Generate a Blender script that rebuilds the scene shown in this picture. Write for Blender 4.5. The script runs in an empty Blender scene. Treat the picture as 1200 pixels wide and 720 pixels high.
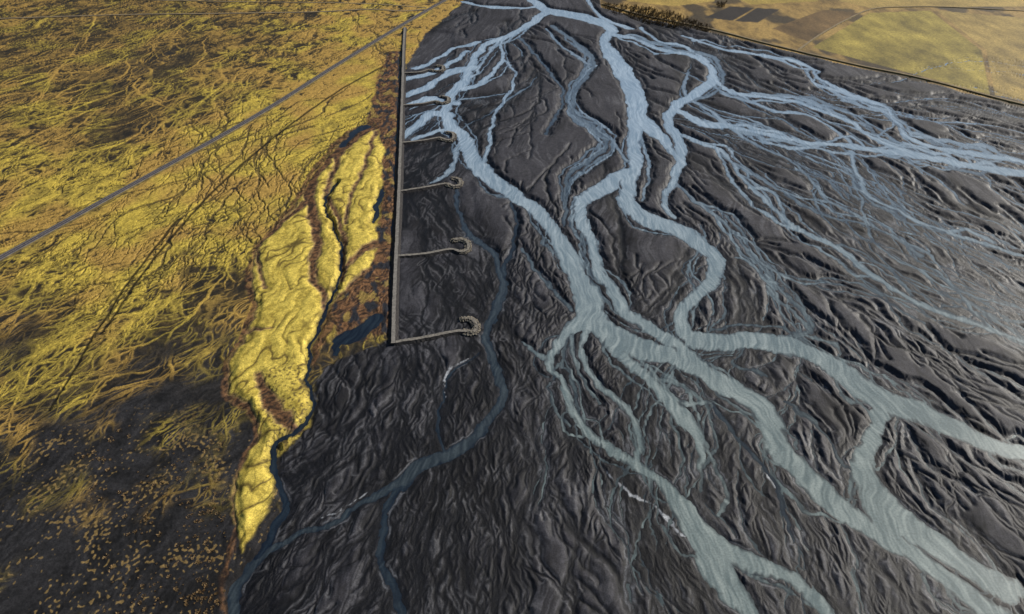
import bpy, math, random, time
import numpy as np
T0=time.time()
random.seed(3)
H=500.0
P=math.atan(660/800.0); SP,CP=math.sin(P),math.cos(P)
# image pixel coordinates, projected through the camera -> metres on the ground plane
def W(x,y):
    a=(y-360)/800.0; b=(x-600)/800.0
    t=H/(SP+a*CP)
    return (b*t, t*(CP-a*SP))

# ---------------------------------------------------------------- noise
rs=np.random.RandomState(11)
PERM=rs.permutation(256).astype(np.int32); PERM=np.concatenate([PERM,PERM])
ANG=rs.rand(256)*2*np.pi
GX=np.cos(ANG).astype(np.float32); GY=np.sin(ANG).astype(np.float32)
def perlin(x,y,seed=0):
    x=x+seed*17.37; y=y-seed*9.71
    xf=np.floor(x); yf=np.floor(y)
    xi=xf.astype(np.int32)&255; yi=yf.astype(np.int32)&255
    x=(x-xf).astype(np.float32); y=(y-yf).astype(np.float32)
    u=x*x*x*(x*(x*6-15)+10); v=y*y*y*(y*(y*6-15)+10)
    x1=(xi+1)&255; y1=(yi+1)&255
    def g(ix,iy,dx,dy):
        h=PERM[PERM[ix]+iy]
        return GX[h]*dx+GY[h]*dy
    a=g(xi,yi,x,y); b=g(x1,yi,x-1,y); c=g(xi,y1,x,y-1); d=g(x1,y1,x-1,y-1)
    return (a+(b-a)*u+((c+(d-c)*u)-(a+(b-a)*u))*v)*1.5
def fbm(x,y,o=3,seed=0):
    r=0;a=1;s=0
    for i in range(o):
        r=r+a*perlin(x*2**i,y*2**i,seed+i*3); s+=a; a*=.5
    return r/s
def sst(a,b,x):
    t=np.clip((x-a)/(b-a),0,1); return t*t*(3-2*t)
def lerp(a,b,t): return a+(b-a)*t

# ---------------------------------------------------------------- grid
NR,NC=1040,1640
v=np.linspace(790,-60,NR)
Yd=np.array([W(600,q)[1] for q in v])
lo=Yd[0]-np.cumsum(np.geomspace(8,900,14)); hi=Yd[-1]+np.cumsum(np.geomspace(40,6000,16))
Yr=np.concatenate([lo[::-1],Yd,hi])
ud=np.linspace(-0.86,0.86,NC)
e=0.86+np.cumsum(np.geomspace(.004,4,18))
U=np.concatenate([-e[::-1],ud,e])
Wd=np.maximum(400,H*SP+Yr*CP)
X=(Wd[:,None]*U[None,:]).astype(np.float32)
Y=(Yr[:,None]+0*U[None,:]).astype(np.float32)
nr,nc=X.shape

WX=X+5*perlin(X/45,Y/45,1)+2.2*perlin(X/14,Y/14,2)+0.9*perlin(X/5,Y/5,3)
WY=Y+7*perlin(X/45,Y/45,4)+3*perlin(X/14,Y/14,5)+1.0*perlin(X/5,Y/5,6)

def catmull(pts,step=7):
    pts=[np.array(p,float) for p in pts]
    if len(pts)==2: return pts
    P_=[2*pts[0]-pts[1]]+pts+[2*pts[-1]-pts[-2]]
    out=[]
    for i in range(1,len(P_)-2):
        p0,p1,p2,p3=P_[i-1:i+3]
        n=max(1,int(np.hypot(*(p2-p1)[:2])/step))
        for k in range(n):
            t=k/n
            q=.5*((2*p1)+(-p0+p2)*t+(2*p0-5*p1+4*p2-p3)*t*t+(-p0+3*p1-3*p2+p3)*t**3)
            out.append(q)
    out.append(P_[-2]); return out
def to_world(pts):
    """[(x,y,w)] -> world [(X,Y,halfwidth)]"""
    c=catmull(pts); out=[]
    for i,q in enumerate(c):
        a=c[max(0,i-1)]; b=c[min(len(c)-1,i+1)]
        d=(b-a)[:2]; L=np.hypot(*d)+1e-6; n=np.array([-d[1],d[0]])/L
        w=max(q[2],.8)
        A=np.array(W(*(q[:2]+n*w/2))); B=np.array(W(*(q[:2]-n*w/2)))
        wa=np.array(W(*a[:2])); wb=np.array(W(*b[:2])); wd=wb-wa; wd/=np.hypot(*wd)+1e-6
        wn=np.array([-wd[1],wd[0]])
        hw=abs(np.dot(A-B,wn))/2
        o=W(*q[:2]); out.append((o[0],o[1],hw))
    return out
def block(x0,x1,y0,y1,m):
    r0=np.searchsorted(Yr,y0-m); r1=np.searchsorted(Yr,y1+m)
    r0=max(r0-1,0); r1=min(r1+1,nr)
    if r1<=r0: return None
    xa,xb=x0-m,x1+m
    wa,wb=Wd[r0],Wd[r1-1]
    ua=min(xa/wa,xa/wb); ub=max(xb/wa,xb/wb)
    c0=max(np.searchsorted(U,ua)-1,0); c1=min(np.searchsorted(U,ub)+1,nc)
    if c1<=c0: return None
    return slice(r0,r1),slice(c0,c1)
def draw_world(lines,QX,QY,M=25.,tags=None,extra=12):
    sd=np.full(X.shape,M,np.float32); tg=np.zeros(X.shape,np.float32)
    for li,w in enumerate(lines):
        for (a,b) in zip(w[:-1],w[1:]):
            m=M+extra+max(a[2],b[2])
            bl=block(min(a[0],b[0]),max(a[0],b[0]),min(a[1],b[1]),max(a[1],b[1]),m)
            if bl is None: continue
            qx=QX[bl]-a[0]; qy=QY[bl]-a[1]; dx=b[0]-a[0]; dy=b[1]-a[1]
            t=np.clip((qx*dx+qy*dy)/(dx*dx+dy*dy+1e-6),0,1)
            d=np.sqrt((qx-t*dx)**2+(qy-t*dy)**2)-(a[2]+t*(b[2]-a[2]))
            s=sd[bl]
            if tags is not None:
                k=d<s; s[k]=d[k]; tg[bl][k]=tags[li]
            else: np.minimum(s,d,out=s)
    return (sd,tg) if tags is not None else sd
def draw(lines,QX,QY,M=25.,tags=None): return draw_world([to_world(l) for l in lines],QX,QY,M,tags)
def poly(pts,QX,QY,M=30.):
    """signed distance (negative inside), clipped to +-M"""
    w=[W(*p) for p in pts]
    sd=np.full(X.shape,M,np.float32); ins=np.zeros(X.shape,bool)
    for a,b in zip(w,w[1:]+w[:1]):
        y0,y1=min(a[1],b[1]),max(a[1],b[1])
        if y1>y0:
            r0=max(np.searchsorted(Yr,y0-20)-1,0); r1=min(np.searchsorted(Yr,y1+20)+1,nr)
            qy=QY[r0:r1]; qx=QX[r0:r1]
            c=(a[1]>qy)!=(b[1]>qy)
            xi=a[0]+(qy-a[1])*(b[0]-a[0])/(b[1]-a[1])
            ins[r0:r1]^=(c&(qx<xi))
        bl=block(min(a[0],b[0]),max(a[0],b[0]),y0,y1,M+12)
        if bl is None: continue
        qx=QX[bl]-a[0]; qy=QY[bl]-a[1]; dx=b[0]-a[0]; dy=b[1]-a[1]
        t=np.clip((qx*dx+qy*dy)/(dx*dx+dy*dy+1e-6),0,1)
        d=np.sqrt((qx-t*dx)**2+(qy-t*dy)**2); s=sd[bl]; k=d<s; s[k]=d[k]
    return np.where(ins,-sd,sd)
def idw(pts,s=25.):
    num=0;den=0
    for x,y,val in pts:
        p=W(x,y); k=s*(p[1]+500)/1000
        d2=(X-p[0])**2+((Y-p[1])*.6)**2
        w=1/(d2+k*k)**1.5
        num=num+w*val; den=den+w
    return num/den

# ---------------------------------------------------------------- traced channels (x,y,width), silt 1=milky glacial, 0=clear & dark
CH=[
([(590,-60,6),(606,-25,8),(622,-2,9),(642,12,9),(675,19,8),(705,27,9),(718,36,11)],1),
([(720,-40,3),(690,-10,4),(694,10,4),(712,24,4),(740,34,4)],1),
([(540,2,2),(570,8,3),(605,10,3),(630,8,3)],1),
([(642,13,8),(618,30,7),(598,42,6),(574,50,6),(560,62,8),(552,78,9),(544,95,10),(528,112,12),(522,130,13),(530,150,14),(546,164,15),(552,184,20),(570,205,20),(600,228,16),(632,250,16),(655,280,19),(672,312,23),(684,345,26),(690,380,30)],1),
([(598,42,4),(585,52,4),(590,68,5),(578,85,5),(562,98,6),(545,104,6)],1),
([(590,70,3),(603,84,3),(600,105,4),(586,124,4),(575,150,5),(572,175,6),(568,200,7)],1),
([(555,80,6),(530,84,7),(510,96,7),(495,106,8),(478,112,7)],1),
([(548,60,4),(520,80,5),(500,86,5),(478,92,5)],1),
([(560,50,4),(530,58,4),(508,72,4),(486,80,4)],1),
([(525,135,8),(508,134,7),(495,142,9),(484,152,8),(476,160,8)],1),
([(532,155,5),(515,152,5),(500,158,5),(485,164,4)],1),
([(534,120,6),(518,118,6),(500,116,5),(478,124,4)],1),
([(540,170,6),(530,190,6),(522,206,5),(505,214,3)],.8),
([(718,34,10),(708,48,11),(717,65,16),(733,88,21),(744,115,24),(747,140,22),(742,165,16),(746,190,16),(738,215,20),(734,236,19),(752,254,17),(785,266,16),(815,281,17),(838,303,20),(835,328,18),(812,350,17),(797,372,18),(805,394,19),(840,403,19),(885,399,19),(930,408,19),(972,428,22),(1005,452,25),(1040,470,27),(1085,487,22),(1160,520,20),(1300,560,18)],1),
([(748,135,16),(768,155,14),(784,172,9),(796,190,10),(788,215,10),(778,236,7),(790,255,6)],1),
([(740,200,15),(705,221,15),(682,240,17),(683,262,15),(695,290,14),(703,318,14),(722,348,15),(748,376,16),(790,404,15),(825,430,15)],1),
([(742,120,5),(760,200,4),(752,235,4)],.9),
([(716,40,4),(745,46,4),(770,57,5),(800,63,5),(828,74,7),(836,94,11),(812,112,12),(790,127,12),(783,146,12),(798,170,12),(800,186,12),(788,205,11)],1),
([(750,32,3),(775,50,3),(800,54,3),(830,72,5)],1),
([(792,130,7),(830,146,5),(880,153,5),(935,166,5),(1000,172,6),(1080,184,7),(1200,205,8)],1),
([(833,90,5),(855,108,4),(880,112,4),(925,118,4),(965,130,4),(1000,146,4),(1030,165,5),(1080,182,5),(1180,200,5)],1),
([(800,42,2),(850,58,3),(900,66,3),(945,76,4),(960,92,4),(1000,112,4),(1036,124,4),(1050,144,5),(1080,168,5),(1200,190,5)],1),
([(940,80,3),(960,84,3),(955,98,3),(975,104,3),(1010,118,3),(1046,140,4),(1030,160,3)],.9),
([(855,105,3),(900,128,3),(945,134,3),(985,158,3),(1000,170,3)],.9),
([(1000,178,7),(998,192,6),(1010,212,6),(1020,232,5),(1050,247,4),(1080,262,4),(1200,300,4)],.9),
([(802,160,5),(845,178,5),(868,206,5),(895,234,5),(935,268,6),(985,290,7),(1005,312,6),(1040,335,6),(1085,358,6),(1200,400,5)],.9),
([(845,182,3),(880,205,3),(930,230,3),(980,240,3),(1040,275,3),(1090,300,3)],.7),
([(790,215,4),(825,245,4),(855,268,4),(880,300,4),(905,330,4),(935,360,5),(952,384,6),(925,402,5)],.6),
([(840,180,3),(900,215,3),(960,250,3),(1020,265,3),(1080,300,4)],.5),
([(860,300,2),(910,320,2),(960,330,3),(1020,345,2),(1080,380,3)],.5),
([(648,30,4),(672,48,4),(696,70,5),(684,95,5),(672,112,5),(675,135,5),(698,152,5),(710,170,5),(690,188,5),(668,205,5),(662,235,5),(662,265,4)],.35),
([(640,34,3),(665,60,3),(690,75,3)],.7),
([(610,45,3),(640,80,3),(660,110,3),(650,140,3),(640,160,3)],.3),
([(700,150,4),(722,170,4),(736,190,5)],.7),
([(610,290,4),(640,330,4),(668,362,5)],.5),
([(676,320,20),(690,350,28),(702,380,30),(735,402,23),(780,416,20),(828,440,22),(875,466,24),(903,494,25),(915,525,25),(942,560,25),(988,596,26),(1038,628,25),(1085,662,22),(1200,740,24)],1),
([(1042,470,20),(1026,498,22),(1014,530,26),(1016,565,30),(1038,600,32),(1080,628,28),(1180,690,26)],1),
([(690,375,18),(722,408,14),(756,438,13),(785,468,17),(805,495,23),(818,520,14),(822,548,6),(820,575,4)],1),
([(684,372,18),(662,395,14),(645,420,9),(658,450,9),(668,480,9),(690,510,10),(725,532,11),(758,548,12),(785,575,16),(806,600,24),(822,630,38),(850,652,28),(895,664,18),(935,684,15),(975,722,14),(1000,760,14)],1),
([(822,625,16),(836,660,40),(855,690,34),(880,722,22),(890,770,20)],1),
([(688,385,9),(682,415,8),(700,445,8),(722,468,8),(744,495,9),(748,520,8),(745,545,8)],1),
([(668,395,7),(676,430,5),(690,455,4),(700,470,4)],.8),
([(640,420,6),(625,412,4),(612,402,3)],.8),
([(735,400,6),(770,440,5),(800,470,5),(830,470,4),(822,510,4),(835,540,5),(848,575,5),(840,600,4)],.9),
([(652,440,4),(640,455,3),(655,485,4),(668,500,4)],.5),
([(915,470,3),(960,500,4),(985,540,4),(1010,560,4)],.4),
([(830,470,4),(870,520,4),(905,560,4),(920,600,6),(930,630,4)],.2),
([(880,400,3),(860,430,3),(900,440,3)],.5),
([(536,222,5),(538,245,5),(545,272,6),(570,288,7),(586,312,7),(588,340,9),(578,368,10),(571,392,10),(575,418,11),(586,445,11),(586,472,10),(566,500,11),(530,530,14),(490,550,14),(450,578,10),(400,605,6),(350,628,7),(315,645,9),(290,668,10),(275,700,12),(265,760,18)],.16),
([(600,240,4),(603,270,4),(596,305,5),(590,325,5)],.1),
([(492,548,6),(462,580,7),(448,610,8),(446,640,8),(458,670,8),(464,700,9),(466,760,14)],.1),
([(556,412,2),(530,440,2.5),(515,470,3),(512,500,4),(520,530,4)],.1),
([(384,362,4),(372,386,4),(364,415,4),(362,450,4),(364,480,4),(350,505,5),(322,515,6),(320,535,8),(328,560,8),(334,590,9),(320,625,9),(300,655,9)],.04),
([(440,376,12),(420,392,14),(400,398,10),(392,415,5)],.03),
([(447,222,4),(442,240,6),(438,262,4)],.03),
([(432,148,4),(412,158,6),(400,172,5)],.03),
([(457.5,395,3.4),(460.5,300,2.6),(463.7,220,2.4),(466.5,140,1.8),(468.5,60,1.2)],.03),
([(395,215,2),(380,240,2),(392,270,2),(400,300,3),(392,340,3),(384,362,3)],0),
]
rb=random.Random(21)
MAIN=[3,13,15,17,19,20,21,25,27,35,36,37,38,4,7,30,25,27,19,21,20,24,29,3,30,35,13,38]
for mi_ in MAIN:
    c=catmull(CH[mi_][0],6); n_=len(c)
    for _ in range(3 if n_<40 else 6):
        L_=rb.randint(8,24)
        if n_<L_+4: continue
        i0=rb.randint(0,n_-L_-2); side=rb.choice((-1,1)); am=rb.uniform(5,20)*(.35+.75*c[i0][1]/400); w_=rb.uniform(1.2,4.)
        pts=[]
        ph=rb.uniform(0,6)
        for k in range(0,L_+1,2):
            q=c[i0+k]; d=(c[min(i0+k+1,n_-1)]-c[max(i0+k-1,0)])[:2]; d/=np.hypot(*d)+1e-6
            o=math.sin(math.pi*k/L_)**.7*am*side+1.8*math.sin(ph+k*1.1)
            hw=q[2]*.4
            pts.append((q[0]-d[1]*(o+side*hw*math.sin(math.pi*k/L_)),q[1]+d[0]*(o+side*hw*math.sin(math.pi*k/L_))*.8,w_*rb.uniform(.7,1.3)))
        if min(p[1] for p in pts)<14: continue
        CH.append((pts,rb.choice((.95,.9,.75,.5))))

# ---------------------------------------------------------------- procedural gully networks (world space random walks)
AX,AY=90.,2050.
rg=random.Random(5)
def strands(n,xr,yr,dirfun,lmin,lmax,wpow,wmax,wander,branch,wmin=.25,pb=.2,ba=(.35,.8)):
    out=[]
    def walk(x,y,off,L,w,depth):
        pts=[]
        sc=min(1.9,max(.9,(y+300)/850)); h=9*sc; steps=max(4,int(L*sc/h)); tgt=rg.uniform(-wander,wander); o=off
        for i in range(steps+1):
            f=i/steps; pts.append((x,y,w*sc*(math.sin(math.pi*min(1,f*.92+.08))**.6)*.9+.02))
            if i%4==3: tgt=rg.uniform(-wander,wander)
            o+=(tgt-o)*.32
            a=dirfun(x,y)+o; x+=h*math.cos(a); y+=h*math.sin(a)
            if depth<branch and i>1 and i<steps-2 and rg.random()<pb:
                walk(x,y,o+rg.choice((-1,1))*rg.uniform(*ba),L*rg.uniform(.3,.6),w*rg.uniform(.4,.75),depth+1)
        out.append(pts)
    for _ in range(n):
        p=W(rg.uniform(*xr),rg.uniform(*yr)); w=wmin+wmax*rg.random()**wpow
        walk(p[0],p[1],0,rg.uniform(lmin,lmax),w,0)
    return out
def fan(x,y):
    k=min(1,max(0,(x-150)/450)); 
    return math.atan2(y-AY,(x-AX)*1.0)+.3*k*min(1,max(0,(y-350)/400))+.3*math.sin(x/95+y/210)+.22*math.sin(y/120-x/160+1.3)
leftdir=lambda x,y: math.radians(-112)+.3*math.sin(x/80+y/130)
# thin milky threads on the right-hand side of the plain
THR=strands(50,(800,1180),(75,330),fan,180,420,1.,1.2,.8,1,.75,.14,(.4,.9))+strands(26,(640,1150),(380,640),fan,90,200,1.,.8,.8,1,.6,.12,(.4,.9))
wl_=[to_world(c[0]) for c in CH]+THR
tg_=[c[1] for c in CH]+[rg.choice((.95,.85,.75,.5)) for _ in THR]
sd,silt=draw_world(wl_,WX,WY,45.,tg_)
print('channels',time.time()-T0)
G0=strands(90,(330,1260),(-25,740),fan,200,480,1.6,2.6,.7,2,.7,.16,(.5,1.0))
G1=strands(340,(330,1260),(-25,740),fan,60,240,2.5,1.5,.8,2,.15,.26,(.4,.95))
sWX=X+3.2*perlin(X/20,Y/20,201)+1.*perlin(X/6,Y/6,203); sWY=Y+3.2*perlin(X/20,Y/20,202)+1.*perlin(X/6,Y/6,204)
gbig=draw_world(G0,sWX,sWY,30.,extra=4)
gul=draw_world(G1,sWX,sWY,13.,extra=4)
G2=strands(320,(-80,500),(-25,540),leftdir,70,240,2.2,1.8,1.25,2,.3)
G3=strands(340,(-80,500),(-25,520),leftdir,60,220,2.0,1.3,1.1,2,.2,.26)
filA=draw_world(G2,sWX,sWY,7.,extra=4); gulB=draw_world(G3,sWX,sWY,7.,extra=4)
print('gullies',time.time()-T0)

# region polygons
LP=[(560,-220),(548,-6),(525,20),(498,40),(484,66),(470,90),(466,220),(460,402),(420,412),(392,420),(368,450),(365,500),(330,530),(330,610),(290,660),(268,720),(258,800),(-2600,800),(-2600,-215)]
left=poly(LP,WX,WY,40)
RP=[(690,-220),(700,-12),(705,10),(760,24),(830,38),(900,56),(1000,80),(1080,97),(1200,128),(2600,500),(2600,-215)]
right=poly(RP,X+ (WX-X)*.4,Y+(WY-Y)*.4,40)
LM=[(440,146),(408,158),(382,188),(355,225),(325,262),(296,298),(289,330),(300,362),(282,400),(262,438),(272,474),(302,500),(292,530),(274,570),(268,620),(282,650),(302,622),(326,572),(320,535),(345,525),(365,500),(362,440),(375,380),(395,352),(430,322),(440,300),(446,240),(450,180)]
lobe=poly(LM,WX,WY,30)
ST=[(455,60),(470,60),(460,392),(425,402),(395,398),(392,350),(430,320),(425,300),(440,240),(440,180),(430,140),(442,100)]
strip=poly(ST,WX,WY,20)
basin=poly([(455,30),(530,40),(540,120),(558,230),(565,300),(570,415),(440,420)],X,Y,30)
BR=[[(436,150,8),(405,160,8),(382,184,6),(355,222,6),(325,262,5),(297,300,5),(290,332,7),(298,366,7),(280,402,6),(264,440,7),(276,474,10),(300,496,8),(285,540,4),(274,590,4),(268,650,4),(262,720,4),(258,780,5)],
[(430,152,10),(398,176,10),(376,196,13),(362,226,15),(368,258,11),(372,290,10),(366,322,8),(380,350,8),(385,370,6)],
[(402,172,8),(392,200,6),(384,232,6),(400,262,6),(402,300,7),(400,330,6)],
[(356,240,8),(330,262,5),(306,290,5),(302,320,5),(312,340,4)],
[(436,322,16),(410,345,18),(392,370,16),(378,400,10),(366,430,5)],
[(285,395,3),(300,388,3),(318,384,2)],
[(300,440,9),(315,470,16),(335,490,18),(350,505,12)],
[(438,290,8),(420,300,6),(405,315,6),(400,330,5)],
[(440,155,5),(430,190,4),(415,225,4),(408,262,5)]]
brown=draw(BR,WX,WY,14.)
TR=[[(119,392,3),(165,325,3),(215,262,3),(265,210,3),(330,155,2.5),(400,105,2),(462,72,2)],
    [(60,480,3),(119,380,3),(158,322,3),(208,258,3)]]
trench=draw(TR,X+(WX-X)*.3,Y+(WY-Y)*.3,12.)
CR=[[(712,556,1),(735,578,1.8),(765,592,1.6),(785,606,2.2),(797,626,3)],[(900,558,1.5),(905,566,3),(910,576,1)],
    [(545,418,.8),(526,440,.8),(518,466,.8)],[(372,608,.8),(410,592,.8),(440,572,.8)]]
crust=draw(CR,WX,WY,6.)
road_d=draw([[( -60,338,5),(119,238,5),(290,143,4.5),(400,74,4),(475,28,3.5),(548,-12,3)]],X,Y,30.)
print('masks',time.time()-T0)

# ---------------------------------------------------------------- sand texture in fan coordinates
dx=X-AX; dy=AY-Y
R=np.sqrt(dx*dx+dy*dy); TH=np.arctan2(dx,np.maximum(dy,1.)).astype(np.float32)
s=R; n=TH*np.clip(R,300,1e9)**.5*34
n=n+20*perlin(X/120,Y/120,22)+5.5*perlin(X/40,Y/40,23)+1.4*perlin(X/12,Y/12,24)
N2=perlin(s/120,n/24,32); N3=perlin(s/55,n/10,33); N4=perlin(s/24,n/4.6,34)
N5=perlin(s/70,n/3.4,35); N6=perlin(s/12,n/1.9,36); N7=perlin(s/34,n/1.7,37)
M1=fbm(X/160,Y/160,2,40); M2=fbm(X/70,Y/90,2,43); M3=fbm(X/45,Y/60,2,47)
gp=np.maximum(gul,0); gb=np.maximum(gbig,0)
rough=sst(-.25,.45,M3+.2*M1)
lobes=2.9*(1-np.exp(-gb/12))+.8*(1-np.exp(-gp/4.))*(.3+.7*rough)+.6*np.abs(N2)+.14*np.abs(N3)*rough+.07*np.abs(N4)*rough+.05*N5+.03*N7
lobes=lobes*(1-.75*sst(8,-8,basin))
Lm=sst(3,-3,left); Rm=sst(2,-2,right)
plain=(1-Lm)*(1-Rm)
act=idw([(560,100,.9),(600,60,.7),(500,130,.9),(640,180,.2),(600,300,.15),(700,130,.3),(820,120,.8),(950,130,1.),(1050,200,.9),(900,220,.8),(1000,280,.8),(1050,340,.7),(900,330,.6),(780,330,.3),(960,470,.6),(1040,550,.5),(860,560,.5),(780,500,.5),(700,480,.4),(740,640,.12),(620,600,.0),(520,640,.0),(520,250,.0),(520,340,.0),(500,450,0),(400,550,0),(980,680,.5),(620,450,.2),(1200,300,.6),(1200,600,.3)])
act=act+.25*M1
fr=1.5*N5+1.3*N4+0.8*N6+.8*N7
sdw=sd+fr*.7*sst(1.,6.,np.abs(sd)+3.5)
rivm=np.minimum(gul+.2,gbig+1.2*sst(1.,.5,act))+4*(1-sst(.45,.8,act))+50*(1-plain)
silt=np.where(rivm<sdw,.35+.6*sst(.5,1,act),silt)
sdw=np.minimum(sdw,rivm)
far=(Yr>2600)[:,None]
z=np.tanh(np.maximum(sdw,0)/4)*.3+.05
z=z+lobes*sst(0,9,sdw)*plain
# ---- left land pattern
ls=(X*math.sin(.38)+Y*math.cos(.38))+14*perlin(X/70,Y/70,51); ln=(X*math.cos(.38)-Y*math.sin(.38))+18*perlin(X/80,Y/80,52)+9*perlin(X/30,Y/34,53)+3.5*perlin(X/12,Y/12,54)
F1=perlin(ls/120,ln/52,61); F2=perlin(ls/62,ln/24,62); F3=perlin(ls/30,ln/12,63); F4=perlin(ls/13,ln/6,64); F5=perlin(ls/6,ln/3.2,65); F6=perlin(X/2.6,Y/3,66)
D=idw([(150,30,.34),(300,40,.40),(440,24,.62),(180,80,.26),(150,150,.28),(260,110,.37),(350,70,.45),(420,50,.55),
(200,225,.78),(300,170,.87),(400,110,.87),(440,80,.8),(150,270,.76),(250,240,.84),(330,200,.88),(380,150,.88),(150,330,.64),(230,300,.57),(280,270,.66),
(150,385,.42),(200,370,.38),(260,340,.36),(240,400,.24),(180,430,.17),(230,480,.17),(150,500,.03),(200,560,.03),(240,640,.04),(150,650,.01),(250,560,.07),
(440,350,.3),(0,100,.34),(0,250,.62),(0,400,.2),(0,600,.0),(-300,300,.4),(-300,100,.5),(60,700,.0)],18.)
tex=.5+.28*F2+.3*F3+.3*F4+.2*F5+.12*F6
fill=sst(1.-D-.14,1.-D+.14,tex*.8+.1)
con=np.maximum(np.exp(-(F2/.07)**2),.8*np.exp(-(F3/.1)**2))*sst(-.2,.25,M2+.1)
fila=np.maximum(sst(.9,-.6,filA+.5*F5-.6*D),con)*sst(.05,.32,D+.3*M3)
gulb=sst(.7,-.4,gulB+.4*F5)
moss=np.clip(np.maximum(fill*sst(.2,.5,D),fila),0,1)*(1-gulb*.85*sst(.3,.6,D))
lobM=sst(2.5,-2.5,lobe)
brM=sst(2.,-1.5,brown+1.6*F4)
stM=sst(3,-3,strip)
zl=.7+.3*F1+.22*F2+.18*F3+.18*F4+.12*F5+.07*F6+.6*moss-.8*gulb*sst(.3,.6,D)
lum=perlin(ls/48,ln/17,67); fum=perlin(ls/22,ln/7,68)
zl=lerp(zl,1.2+2.6*sst(0,-14,lobe)*(.55+.45*sst(0,9,brown))+1.5*np.abs(lum)+.2*np.abs(fum)+.05*F5,lobM)-brM*lobM*.8
zl=zl-.9*sst(1.,-1.,trench)
zl=lerp(zl,.8,sst(14,5,road_d))
z=z*(1-Lm)+Lm*(np.maximum(zl,.15)*sst(0,6,sdw)+.05)
zr=.9+.5*fbm(X/120,Y/120,3,80)
z=z*(1-Rm)+Rm*zr
z=np.where(sdw<0,np.maximum(-.02+sdw*.1,-1.2),np.maximum(z,.03))
z=np.where(far,np.maximum(z,.6),z)
print('height',time.time()-T0)

# ---------------------------------------------------------------- colours (linear albedo)
def C(*c): return np.array(c,np.float32)
def mixc(a,b,t): return a+(b-a)*t[...,None]
sand_m=C(.032,.0315,.038); sand_d=C(.006,.006,.0085); sand_l=C(.13,.13,.146)
tone=.38+.65*M2+.4*N3*rough+.35*N5+.3*N6+.3*M1+.3*N7+.03*(gb-8)+.5*N2
col=mixc(np.broadcast_to(sand_d*1.3,X.shape+(3,)),np.broadcast_to(sand_m*1.5,X.shape+(3,)),np.clip(tone,0,1))
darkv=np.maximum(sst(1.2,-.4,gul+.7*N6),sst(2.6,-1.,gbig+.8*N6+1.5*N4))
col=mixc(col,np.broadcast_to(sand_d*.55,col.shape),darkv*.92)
dust=sst(.1,.6,perlin(s/80,n/9,91)*.8+.5*N5+.4*N7+.15)*sst(-.15,.35,M2+.3*perlin(s/150,n/30,92))
col=mixc(col,np.broadcast_to(sand_l,col.shape),dust*.55*(1-darkv))
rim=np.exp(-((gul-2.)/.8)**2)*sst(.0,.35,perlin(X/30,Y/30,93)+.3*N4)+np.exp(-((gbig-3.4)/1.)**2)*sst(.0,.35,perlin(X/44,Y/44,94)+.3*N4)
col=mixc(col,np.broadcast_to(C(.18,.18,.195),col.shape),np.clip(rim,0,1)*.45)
wet=np.exp(-np.maximum(sdw,0)/6.)*sst(-.5,.2,N4+M2+.15)
col=mixc(col,np.broadcast_to(C(.009,.010,.014),col.shape),wet*.85)
shore=np.exp(-((sdw-1.4)/.8)**2)*sst(.1,.4,perlin(X/26,Y/34,95)+.2*N4)
col=mixc(col,np.broadcast_to(C(.20,.21,.235),col.shape),shore*.5)
# left land
lsand=C(.016,.0155,.017)
lc=mixc(np.broadcast_to(lsand*.5,col.shape),np.broadcast_to(lsand*1.9,col.shape),np.clip(.5+.5*F3+.5*F4+.5*M2+.3*F6,0,1))
dsoil=mixc(np.broadcast_to(C(.022,.018,.012),col.shape),np.broadcast_to(C(.105,.072,.027),col.shape),np.clip(.42+F2*.5+F4*.6+.5*F5,0,1))
lc=mixc(lc,dsoil,sst(.12,.4,D))
my=C(.66,.49,.075); mg=C(.33,.25,.045); mo=C(.48,.30,.07)
mc=mixc(np.broadcast_to(mg,col.shape),np.broadcast_to(my,col.shape),np.clip(.45+.8*F3+.6*F5+.5*F6+.7*fbm(X/50,Y/50,2,97)+.5*(D-.5),0,1))
mc=mixc(mc,np.broadcast_to(mo,col.shape),sst(-.15,.35,fbm(X/90,Y/90,2,99)+.2*sst(900,1400,Y)))
lc=mixc(lc,mc,moss*.92)
flk=sst(.5,.62,perlin(X/3.2,Y/3.6,112)+.6*perlin(X/30,Y/30,113)+.2*F6)*sst(.3,.1,D)*sst(480,400,Y)
lc=mixc(lc,np.broadcast_to(C(.30,.20,.07),col.shape),flk*.7)
lc=lc*(1-.85*sst(.5,-1.2,trench)[...,None])
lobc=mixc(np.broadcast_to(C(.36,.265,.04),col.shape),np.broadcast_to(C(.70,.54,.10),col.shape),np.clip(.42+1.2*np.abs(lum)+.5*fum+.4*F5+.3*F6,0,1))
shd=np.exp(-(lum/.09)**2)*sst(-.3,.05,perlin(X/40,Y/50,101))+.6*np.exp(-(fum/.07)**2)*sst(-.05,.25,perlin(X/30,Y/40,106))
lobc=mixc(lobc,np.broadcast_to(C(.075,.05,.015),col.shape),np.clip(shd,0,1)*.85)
brc=mixc(np.broadcast_to(C(.034,.019,.012),col.shape),np.broadcast_to(C(.21,.105,.045),col.shape),np.clip(.45+F4*.7+F5*.9+.4*F6,0,1))
lobc=mixc(lobc,brc,brM)
tanl=np.exp(-((np.abs(brown+1.6*F4)-1.)/.8)**2)
lobc=mixc(lobc,np.broadcast_to(C(.42,.29,.13),col.shape),tanl*.45)
spk=sst(.28,.42,perlin(X/3.2,Y/3.2,102)+.3*perlin(X/14,Y/14,103))
lowm=poly([(300,430),(365,430),(370,540),(310,545)],WX,WY,12)
lobc=mixc(lobc,np.broadcast_to(C(.05,.035,.02),col.shape),spk*sst(6,-6,lowm)*.7)
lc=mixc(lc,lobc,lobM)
bl=brM*sst(8,4,brown)*(1-lobM)
lc=mixc(lc,brc,bl*.9)
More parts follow.
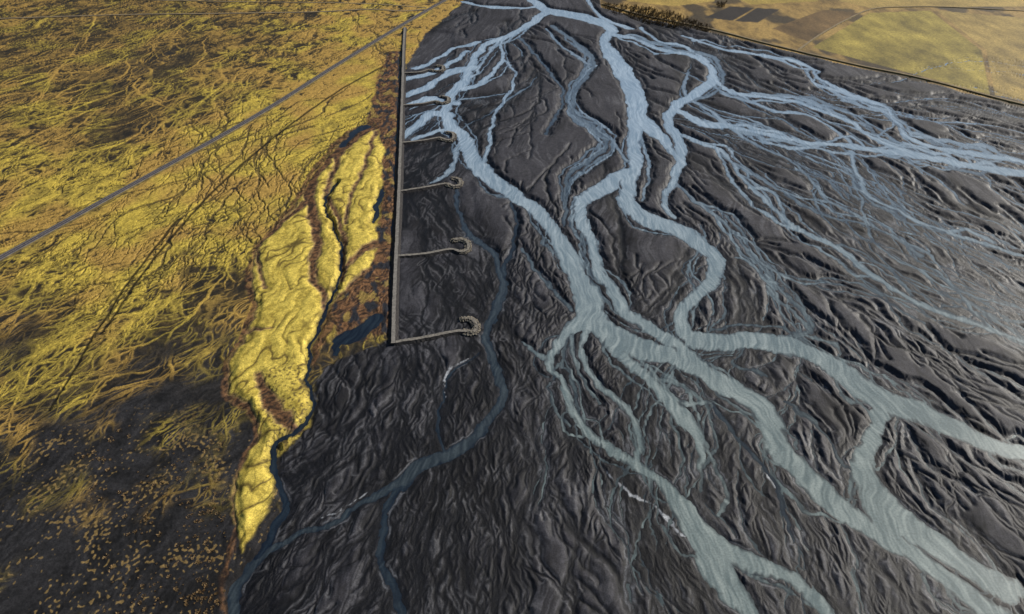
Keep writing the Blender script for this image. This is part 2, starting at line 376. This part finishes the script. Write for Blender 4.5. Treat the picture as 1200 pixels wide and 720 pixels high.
sc=mixc(brc*1.15,np.broadcast_to(C(.02,.022,.03),col.shape),sst(.1,.4,perlin(X/9,Y/20,104)+.3*F5))
sc=mixc(sc,np.broadcast_to(C(.34,.24,.06),col.shape),sst(.25,.45,perlin(X/14,Y/25,105)+.3*F5)*.7)
lc=mixc(lc,sc,stM*(1-lobM))
wl=np.exp(-np.maximum(sdw,0)/2.5)
lc=mixc(lc,np.broadcast_to(C(.024,.019,.016),col.shape),wl*.6)
col=mixc(col,lc,Lm)
# right farmland
rc=mixc(np.broadcast_to(C(.40,.26,.08),col.shape),np.broadcast_to(C(.14,.09,.03),col.shape),np.clip(.4+1.3*fbm(X/70,Y/160,3,120)+.4*perlin(X/12,Y/30,121),0,1))
rc=mixc(rc,np.broadcast_to(C(.035,.028,.020),col.shape),sst(.06,.24,fbm(X/90,Y/150,4,123))*.85)
def field(pts,c,amp=.2,stripe=0):
    global rc
    m=sst(1.5,-1.5,poly(pts,X,Y,12))
    t=np.clip(1+amp*fbm(X/25,Y/60,3,130)+amp*1.4*fbm(X/90,Y/120,3,133)+stripe*np.sin((X*.7+Y*.3)/6),.3,1.8)
    rc=rc+(c[None,None,:]*t[...,None]-rc)*m[...,None]
    return m
field([(952,56),(1018,16),(1090,13),(1150,60),(1160,112),(1080,90)],C(.30,.235,.05),.6,.03)
field([(1098,13),(1300,30),(1400,160),(1166,112),(1156,60)],C(.34,.24,.07),.5,.03)
field([(826,21),(856,8),(884,10),(858,25)],C(.028,.022,.02),.2)
field([(861,25.5),(887,10),(914,11.5),(888,27)],C(.030,.024,.02),.2)
field([(960,-14),(1090,-30),(1200,-8),(1200,8),(1020,10),(985,2)],C(.40,.28,.08),.3,.03)
field([(720,-18),(820,-24),(838,2),(790,8),(735,2)],C(.40,.28,.07),.3)
field([(905,34),(965,12),(1006,16),(948,50)],C(.15,.092,.035),.5)
field([(850,-6),(930,-12),(960,2),(880,6)],C(.36,.26,.06),.3)
col=mixc(col,rc,Rm)
cr=sst(.8,-.6,crust+1.3*N4+1.0*F5)
col=mixc(col,np.broadcast_to(C(.5,.53,.58),col.shape),cr*.65*(sdw>0))
col=np.where(far[...,None],C(.16,.12,.05)*(1+.3*fbm(X/900,Y/900,2,140))[...,None],col)
col=np.clip(col,.003,.9)
wetv=np.clip(np.maximum(wet,darkv*.7)*plain,0,1)
print('colour',time.time()-T0)

# ---------------------------------------------------------------- mesh helpers
def grid_mesh(name,XX,YY,ZZ,fmask,attrs):
    idx=np.arange(nr*nc).reshape(nr,nc)
    q=np.stack([idx[:-1,:-1],idx[:-1,1:],idx[1:,1:],idx[1:,:-1]],-1).reshape(-1,4)
    if fmask is not None: q=q[fmask.reshape(-1)]
    co=np.stack([XX,YY,ZZ],-1).reshape(-1,3).astype(np.float32)
    if fmask is not None:
        used,inv=np.unique(q,return_inverse=True); q=inv.reshape(-1,4); co=co[used]
    else: used=None
    me=bpy.data.meshes.new(name)
    me.vertices.add(len(co)); me.vertices.foreach_set('co',co.ravel())
    me.loops.add(q.size); me.loops.foreach_set('vertex_index',q.astype(np.int32).ravel())
    me.polygons.add(len(q)); me.polygons.foreach_set('loop_start',(np.arange(len(q))*4).astype(np.int32))
    me.polygons.foreach_set('loop_total',np.full(len(q),4,np.int32))
    me.update(calc_edges=True)
    me.polygons.foreach_set('use_smooth',np.ones(len(q),bool))
    for k,a in attrs.items():
        a=a.reshape(-1,3) if a.ndim==3 else a.reshape(-1)
        if used is not None: a=a[used]
        if a.ndim==2:
            at=me.color_attributes.new(k,'FLOAT_COLOR','POINT')
            b=np.ones((len(a),4),np.float32); b[:,:3]=a; at.data.foreach_set('color',b.ravel())
        else:
            at=me.attributes.new(k,'FLOAT','POINT'); at.data.foreach_set('value',a.astype(np.float32))
    ob=bpy.data.objects.new(name,me); bpy.context.scene.collection.objects.link(ob); return ob

def newmat(name):
    m=bpy.data.materials.new(name); m.use_nodes=True
    nt=m.node_tree; b=nt.nodes['Principled BSDF']; return m,nt,b
def noise(nt,scale,detail=4,rough=.6,coord=None):
    n_=nt.nodes.new('ShaderNodeTexNoise'); n_.inputs['Scale'].default_value=scale
    n_.inputs['Detail'].default_value=detail; n_.inputs['Roughness'].default_value=rough
    if coord is not None: nt.links.new(coord,n_.inputs['Vector'])
    return n_
def mapr(nt,src,a,b,c,d):
    m=nt.nodes.new('ShaderNodeMapRange'); nt.links.new(src,m.inputs[0])
    for i,q in zip((1,2,3,4),(a,b,c,d)): m.inputs[i].default_value=q
    return m.outputs[0]
def mult(nt,col_,fac):
    m=nt.nodes.new('ShaderNodeVectorMath'); m.operation='SCALE'
    nt.links.new(col_,m.inputs[0]); nt.links.new(fac,m.inputs['Scale']); return m.outputs[0]

# ground material
gm,nt,b=newmat('ground_sand_moss')
at=nt.nodes.new('ShaderNodeAttribute'); at.attribute_name='Col'
aw=nt.nodes.new('ShaderNodeAttribute'); aw.attribute_name='Wet'
geo=nt.nodes.new('ShaderNodeNewGeometry')
n1=noise(nt,.9,5,.75,geo.outputs['Position']); n2=noise(nt,.2,5,.7,geo.outputs['Position'])
f1=mapr(nt,n1.outputs[0],.3,.7,.4,1.6); f2=mapr(nt,n2.outputs[0],.3,.7,.62,1.38)
c=mult(nt,at.outputs['Color'],f1); c=mult(nt,c,f2)
nt.links.new(c,b.inputs['Base Color'])
nt.links.new(mapr(nt,aw.outputs['Fac'],0,1,.75,.45),b.inputs['Roughness'])
b.inputs['Specular IOR Level'].default_value=.28
bp=nt.nodes.new('ShaderNodeBump'); bp.inputs['Strength'].default_value=.6; bp.inputs['Distance'].default_value=.5
nt.links.new(n1.outputs[0],bp.inputs['Height']); nt.links.new(bp.outputs[0],b.inputs['Normal'])
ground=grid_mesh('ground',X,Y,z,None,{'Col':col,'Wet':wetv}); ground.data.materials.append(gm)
print('ground mesh',time.time()-T0)

# water
inner=(sdw[:-1,:-1]<1.)|(sdw[1:,1:]<1.)|(sdw[1:,:-1]<1.)|(sdw[:-1,1:]<1.)
inner&=~far[:-1]
wn=.5*N5+.4*perlin(s/45,n/1.6,151)+.35*M2+.4*perlin(s/16,n/2.4,152)+.35*N4
deep=sst(0.8,-4.2,sdw+1.9*perlin(s/40,n/2.6,153)+1.4*N4)
skyrefl=sst(330,1250,Y)  # sky reflection painted into the water albedo, bluer and lighter further upstream
mlo=mixc(np.broadcast_to(C(.155,.20,.205),col.shape),np.broadcast_to(C(.25,.355,.48),col.shape),skyrefl)
mhi=mixc(np.broadcast_to(C(.33,.385,.375),col.shape),np.broadcast_to(C(.46,.58,.71),col.shape),skyrefl)
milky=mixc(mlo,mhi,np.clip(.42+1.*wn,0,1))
shal=mixc(np.broadcast_to(C(.034,.043,.050),col.shape),np.broadcast_to(C(.075,.115,.175),col.shape),skyrefl)
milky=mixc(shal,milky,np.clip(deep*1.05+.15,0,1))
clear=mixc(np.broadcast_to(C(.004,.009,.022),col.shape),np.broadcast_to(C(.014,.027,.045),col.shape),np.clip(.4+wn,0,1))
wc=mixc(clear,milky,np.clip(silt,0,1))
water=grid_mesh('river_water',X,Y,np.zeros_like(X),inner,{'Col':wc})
wm,nt,b=newmat('glacial_water')
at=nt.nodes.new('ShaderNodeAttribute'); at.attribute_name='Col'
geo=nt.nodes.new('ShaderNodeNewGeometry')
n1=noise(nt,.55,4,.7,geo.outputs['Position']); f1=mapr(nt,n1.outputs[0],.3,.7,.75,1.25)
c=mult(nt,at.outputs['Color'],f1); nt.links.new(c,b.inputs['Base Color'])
b.inputs['Roughness'].default_value=.32; b.inputs['IOR'].default_value=1.33
bp=nt.nodes.new('ShaderNodeBump'); bp.inputs['Strength'].default_value=.4; bp.inputs['Distance'].default_value=.3
nt.links.new(n1.outputs[0],bp.inputs['Height']); nt.links.new(bp.outputs[0],b.inputs['Normal'])
water.data.materials.append(wm)
print('water',time.time()-T0)

# ---------------------------------------------------------------- simple noise material
def rockmat(name,c1,c2,scale,bump=.5,rough=.9):
    m,nt,b=newmat(name)
    geo=nt.nodes.new('ShaderNodeNewGeometry'); n_=noise(nt,scale,5,.65,geo.outputs['Position'])
    cr=nt.nodes.new('ShaderNodeValToRGB'); cr.color_ramp.elements[0].position=.32; cr.color_ramp.elements[1].position=.68
    cr.color_ramp.elements[0].color=(*c1,1); cr.color_ramp.elements[1].color=(*c2,1)
    nt.links.new(n_.outputs[0],cr.inputs[0]); nt.links.new(cr.outputs[0],b.inputs['Base Color'])
    b.inputs['Roughness'].default_value=rough; b.inputs['Specular IOR Level'].default_value=.3
    bp=nt.nodes.new('ShaderNodeBump'); bp.inputs['Strength'].default_value=bump; bp.inputs['Distance'].default_value=.4
    nt.links.new(n_.outputs[0],bp.inputs['Height']); nt.links.new(bp.outputs[0],b.inputs['Normal'])
    return m
M_bank=rockmat('bank_stone',(.012,.011,.013),(.05,.046,.045),.5)
M_grav=rockmat('track_gravel',(.15,.14,.13),(.30,.28,.25),.3,.2)
M_gtop=rockmat('groyne_gravel',(.14,.13,.115),(.30,.275,.24),.4,.3)
M_head=rockmat('boulder_stone',(.16,.14,.11),(.42,.37,.29),.4)
M_asph=rockmat('asphalt',(.060,.052,.060),(.10,.09,.098),.15,.1)
M_verge=rockmat('verge_grass',(.05,.04,.02),(.26,.19,.055),.12,.4)
M_dirt=rockmat('dirt_track',(.18,.135,.08),(.32,.25,.15),.15,.2)
M_white=rockmat('road_paint',(.7,.7,.68),(.8,.8,.78),.5,.0)

def mesh_obj(name,vs,fs,mats,mi=None,smooth=False,parent=None):
    me=bpy.data.meshes.new(name); me.from_pydata(vs,[],fs); me.update()
    for m in mats: me.materials.append(m)
    if mi: me.polygons.foreach_set('material_index',mi)
    if smooth: me.polygons.foreach_set('use_smooth',[True]*len(fs))
    ob=bpy.data.objects.new(name,me); bpy.context.scene.collection.objects.link(ob)
    if parent: ob.parent=parent
    return ob
def sweep(name,pts,prof,pm,mats,parent=None,jit=0.,step=5):
    c=[np.array(W(p[0],p[1])) for p in catmull([(a,b_,0) for a,b_ in pts],step)]
    vs=[];fs=[];mi=[];k=len(prof)
    for i,p in enumerate(c):
        d=c[min(i+1,len(c)-1)]-c[max(i-1,0)]; d=d/(np.hypot(*d)+1e-9); nn=np.array([d[1],-d[0]])
        for (o,zz) in prof:
            q=p+nn*(o+random.uniform(-jit,jit)); vs.append((q[0],q[1],zz+random.uniform(-jit,jit)*.3))
    for i in range(len(c)-1):
        for j in range(k-1):
            a=i*k+j; fs.append((a,a+1,a+k+1,a+k)); mi.append(pm[j])
    fs.append(tuple(range(k))); mi.append(0)
    fs.append(tuple(range((len(c)-1)*k,len(c)*k))[::-1]); mi.append(0)
    return mesh_obj(name,vs,fs,mats,mi,parent=parent)

lev=[(461,405),(462.5,350),(465.5,280),(468,220),(470,160),(472,100),(473,60),(474.5,34)]
sweep('levee',lev,[(-7.2,-1),(-2.1,3.6),(2.1,3.6),(7.2,-1)],[0,1,0],[M_bank,M_grav],jit=.3,step=3)
def rock(vs,fs,x,y,zc,r):
    base=len(vs)
    for t,zz,k in ((0,-.5,.8),(1,.1,1.),(2,.65,.55)):
        for i in range(5):
            a=2*math.pi*(i+t*.5)/5; rr=r*k*random.uniform(.75,1.15)
            vs.append((x+rr*math.cos(a),y+rr*math.sin(a),zc+r*zz*random.uniform(.8,1.2)))
    for t in (0,1):
        for i in range(5):
            j=(i+1)%5; fs.append((base+t*5+i,base+t*5+j,base+t*5+5+j,base+t*5+5+i))
    fs.append(tuple(base+10+i for i in range(5)))
GR=[[(462,403),(495,398),(530,391),(545,390),(555,391),(558,384),(553,376),(543,375)],
    [(466,302),(500,299),(528,294),(540,297),(548,294),(548,286),(540,282),(532,283)],
    [(468.5,226),(500,221),(523,217),(532,220),(539,218),(538,212),(531,210)],
    [(470.5,169),(498,166),(515,163),(524,166),(531,164),(531,158),(524,156)],
    [(472,125),(495,123),(510,120),(518,122),(525,120),(525,116),(518,114)],
    [(473,87),(492,86),(503,83),(512,84.5),(519,83),(519,79),(512,78)]]
for g in GR:
    e_=bpy.data.objects.new('groyne',None); bpy.context.scene.collection.objects.link(e_)
    sweep('groyne_bank',g,[(-6.5,-1),(-1.9,3.1),(1.9,3.1),(6.5,-1)],[0,1,0],[M_bank,M_gtop],parent=e_,jit=.35,step=2.2)
    vs=[];fs=[]
    c=catmull([(a,b_,0) for a,b_ in g[-5:]],1.)
    for q in c:
        wx,wy=W(q[0],q[1])
        for _ in range(16):
            a=random.uniform(0,6.28); r=random.uniform(0,1)**.5*4.8
            rock(vs,fs,wx+r*math.cos(a),wy+r*math.sin(a),3.2-r*.45,random.uniform(.5,1.3))
    mesh_obj('groyne_head_boulders',vs,fs,[M_head],parent=e_)

rd=[(-260,452),(-60,338),(119,238),(290,143),(400,74),(475,28),(520,2),(560,-20),(640,-60)]
sweep('road',rd,[(-13,-1),(-5.2,1.9),(-3.8,1.95),(3.8,1.95),(5.2,1.9),(13,-1)],[1,2,0,2,1],[M_asph,M_verge,M_grav],jit=0,step=6)
sweep('road_centre_line',rd,[(-.07,1.75),(-.07,1.956),(.07,1.956),(.07,1.75)],[0,0,0],[M_white],step=6)
sweep('dirt_track',[(-200,30),(119,19),(250,17),(370,15),(432,12),(472,14),(500,12)],[(-8,-1),(-3.,2.2),(3.,2.2),(8,-1)],[0,1,0],[M_bank,M_dirt],step=8,jit=.3)
sweep('dirt_track',[(119,0),(280,3),(420,5),(500,10)],[(-5,-1),(-2.4,1.9),(2.4,1.9),(5,-1)],[0,1,0],[M_verge,M_dirt],step=8,jit=.3)
sweep('dirt_track',[(706,6),(760,20.5),(830,34.5),(900,52.5),(1000,76.5),(1080,93),(1200,124),(1400,170)],[(-8,-1),(-2.6,3.),(2.6,3.),(8,-1)],[0,1,0],[M_verge,M_dirt],step=8,jit=.3)
sweep('dirt_track',[(935,60),(960,42),(990,25),(1020,12),(1060,9),(1130,10),(1300,20)],[(-5,-1),(-2,2.2),(2,2.2),(5,-1)],[0,1,0],[M_verge,M_dirt],step=8,jit=.3)

# ---------------------------------------------------------------- trees
M_leaf=rockmat('autumn_foliage',(.022,.019,.009),(.14,.085,.030),.35,.2)
M_bark=rockmat('bark',(.05,.04,.03),(.10,.08,.06),1.,.3)
def belt(polypts,count,hmin,hmax):
    w=[W(*p) for p in polypts]
    xs=[p[0] for p in w]; ys=[p[1] for p in w]
    vs=[];fs=[];mi=[]
    k=0
    while k<count:
        x=random.uniform(min(xs),max(xs)); y=random.uniform(min(ys),max(ys))
        c_=False
        for a,b_ in zip(w,w[1:]+w[:1]):
            if (a[1]>y)!=(b_[1]>y) and x<a[0]+(y-a[1])*(b_[0]-a[0])/(b_[1]-a[1]): c_=not c_
        if not c_: continue
        k+=1
        h=random.uniform(hmin,hmax); r=h*.32
        base=len(vs)
        for zz,rr in ((0,.22),(h*.5,.14),(h*.85,.04)):
            for i in range(4):
                a=i*math.pi/2; vs.append((x+rr*math.cos(a),y+rr*math.sin(a),zz+.6))
        for t in (0,1):
            for i in range(4):
                j=(i+1)%4; fs.append((base+t*4+i,base+t*4+j,base+t*4+4+j,base+t*4+4+i)); mi.append(1)
        for _ in range(60):
            a=random.uniform(0,6.28); u_=random.uniform(.12,1)
            rr=r*math.sqrt(random.random())*math.sin(math.pi*min(1,u_*.8+.15))*1.1
            cx,cy,cz=x+rr*math.cos(a),y+rr*math.sin(a),h*u_+.6
            s_=random.uniform(.35,.85)
            b0=len(vs)
            for _k in range(4):
                vs.append((cx+random.uniform(-s_,s_),cy+random.uniform(-s_,s_),cz+random.uniform(-s_,s_)))
            fs.append((b0,b0+1,b0+2)); fs.append((b0+1,b0+2,b0+3)); mi+= [0,0]
    mesh_obj('distant_trees',vs,fs,[M_leaf,M_bark],mi)
belt([(706,6),(740,8),(790,16),(836,34),(828,39),(790,34),(750,27),(714,17)],800,3.5,8)
belt([(838,4),(852,3),(850,9),(840,10)],30,4,8)

# tufts lower left
M_tuft=rockmat('dry_grass_tuft',(.20,.13,.06),(.46,.31,.15),.8,.3)
vs=[];fs=[]
cent=[(random.uniform(100,265),random.uniform(515,735)) for _ in range(34)]+[(random.uniform(225,268),random.uniform(560,730)) for _ in range(10)]
for cx,cy in cent:
    for _ in range(random.randint(3,13)):
        px=cx+random.gauss(0,14); py=cy+random.gauss(0,10)
        if px>266: continue
        wx,wy=W(px,py); R_=random.choice((.4,.5,.7,.9,1.3,1.9))
        for _ in range(34):
            a=random.uniform(0,6.28); rr=R_*math.sqrt(random.random())
            x=wx+rr*math.cos(a); y=wy+rr*math.sin(a); h=random.uniform(.4,.9)*(.4+R_*.4)
            t=random.uniform(0,6.28); w_=.3; b0=len(vs)
            vs+= [(x-w_*math.cos(t),y-w_*math.sin(t),.6),(x+w_*math.cos(t),y+w_*math.sin(t),.6),(x+(x-wx)*.6,y+(y-wy)*.6,.9+h)]
            fs.append((b0,b0+1,b0+2))
mesh_obj('dry_grass_tufts',vs,fs,[M_tuft])

# ---------------------------------------------------------------- light, world, camera
sv=np.array([.76,.42,.45]); sv/=np.linalg.norm(sv)
el=math.asin(sv[2]); az=math.atan2(sv[0],sv[1])
w=bpy.data.worlds.new('World'); bpy.context.scene.world=w; w.use_nodes=True
nt=w.node_tree; bg=nt.nodes['Background']
sky=nt.nodes.new('ShaderNodeTexSky'); sky.sky_type='NISHITA'; sky.sun_disc=False
sky.sun_elevation=el; sky.sun_rotation=az
nt.links.new(sky.outputs[0],bg.inputs[0]); bg.inputs[1].default_value=.06
sl=bpy.data.lights.new('sun','SUN'); sl.energy=5; sl.angle=math.radians(.5); sl.color=(1,.94,.84)
so=bpy.data.objects.new('sun',sl); bpy.context.scene.collection.objects.link(so)
from mathutils import Vector
so.rotation_euler=Vector(-sv).to_track_quat('-Z','Y').to_euler()
cam=bpy.data.cameras.new('camera'); cam.lens=24; cam.sensor_width=36; cam.clip_start=1; cam.clip_end=80000
co=bpy.data.objects.new('camera',cam); bpy.context.scene.collection.objects.link(co)
co.location=(0,0,H); co.rotation_euler=(math.pi/2-P,0,0)
bpy.context.scene.camera=co
vsn=bpy.context.scene.view_settings; vsn.view_transform='Standard'; vsn.look='None'; vsn.exposure=0
print('done',time.time()-T0)
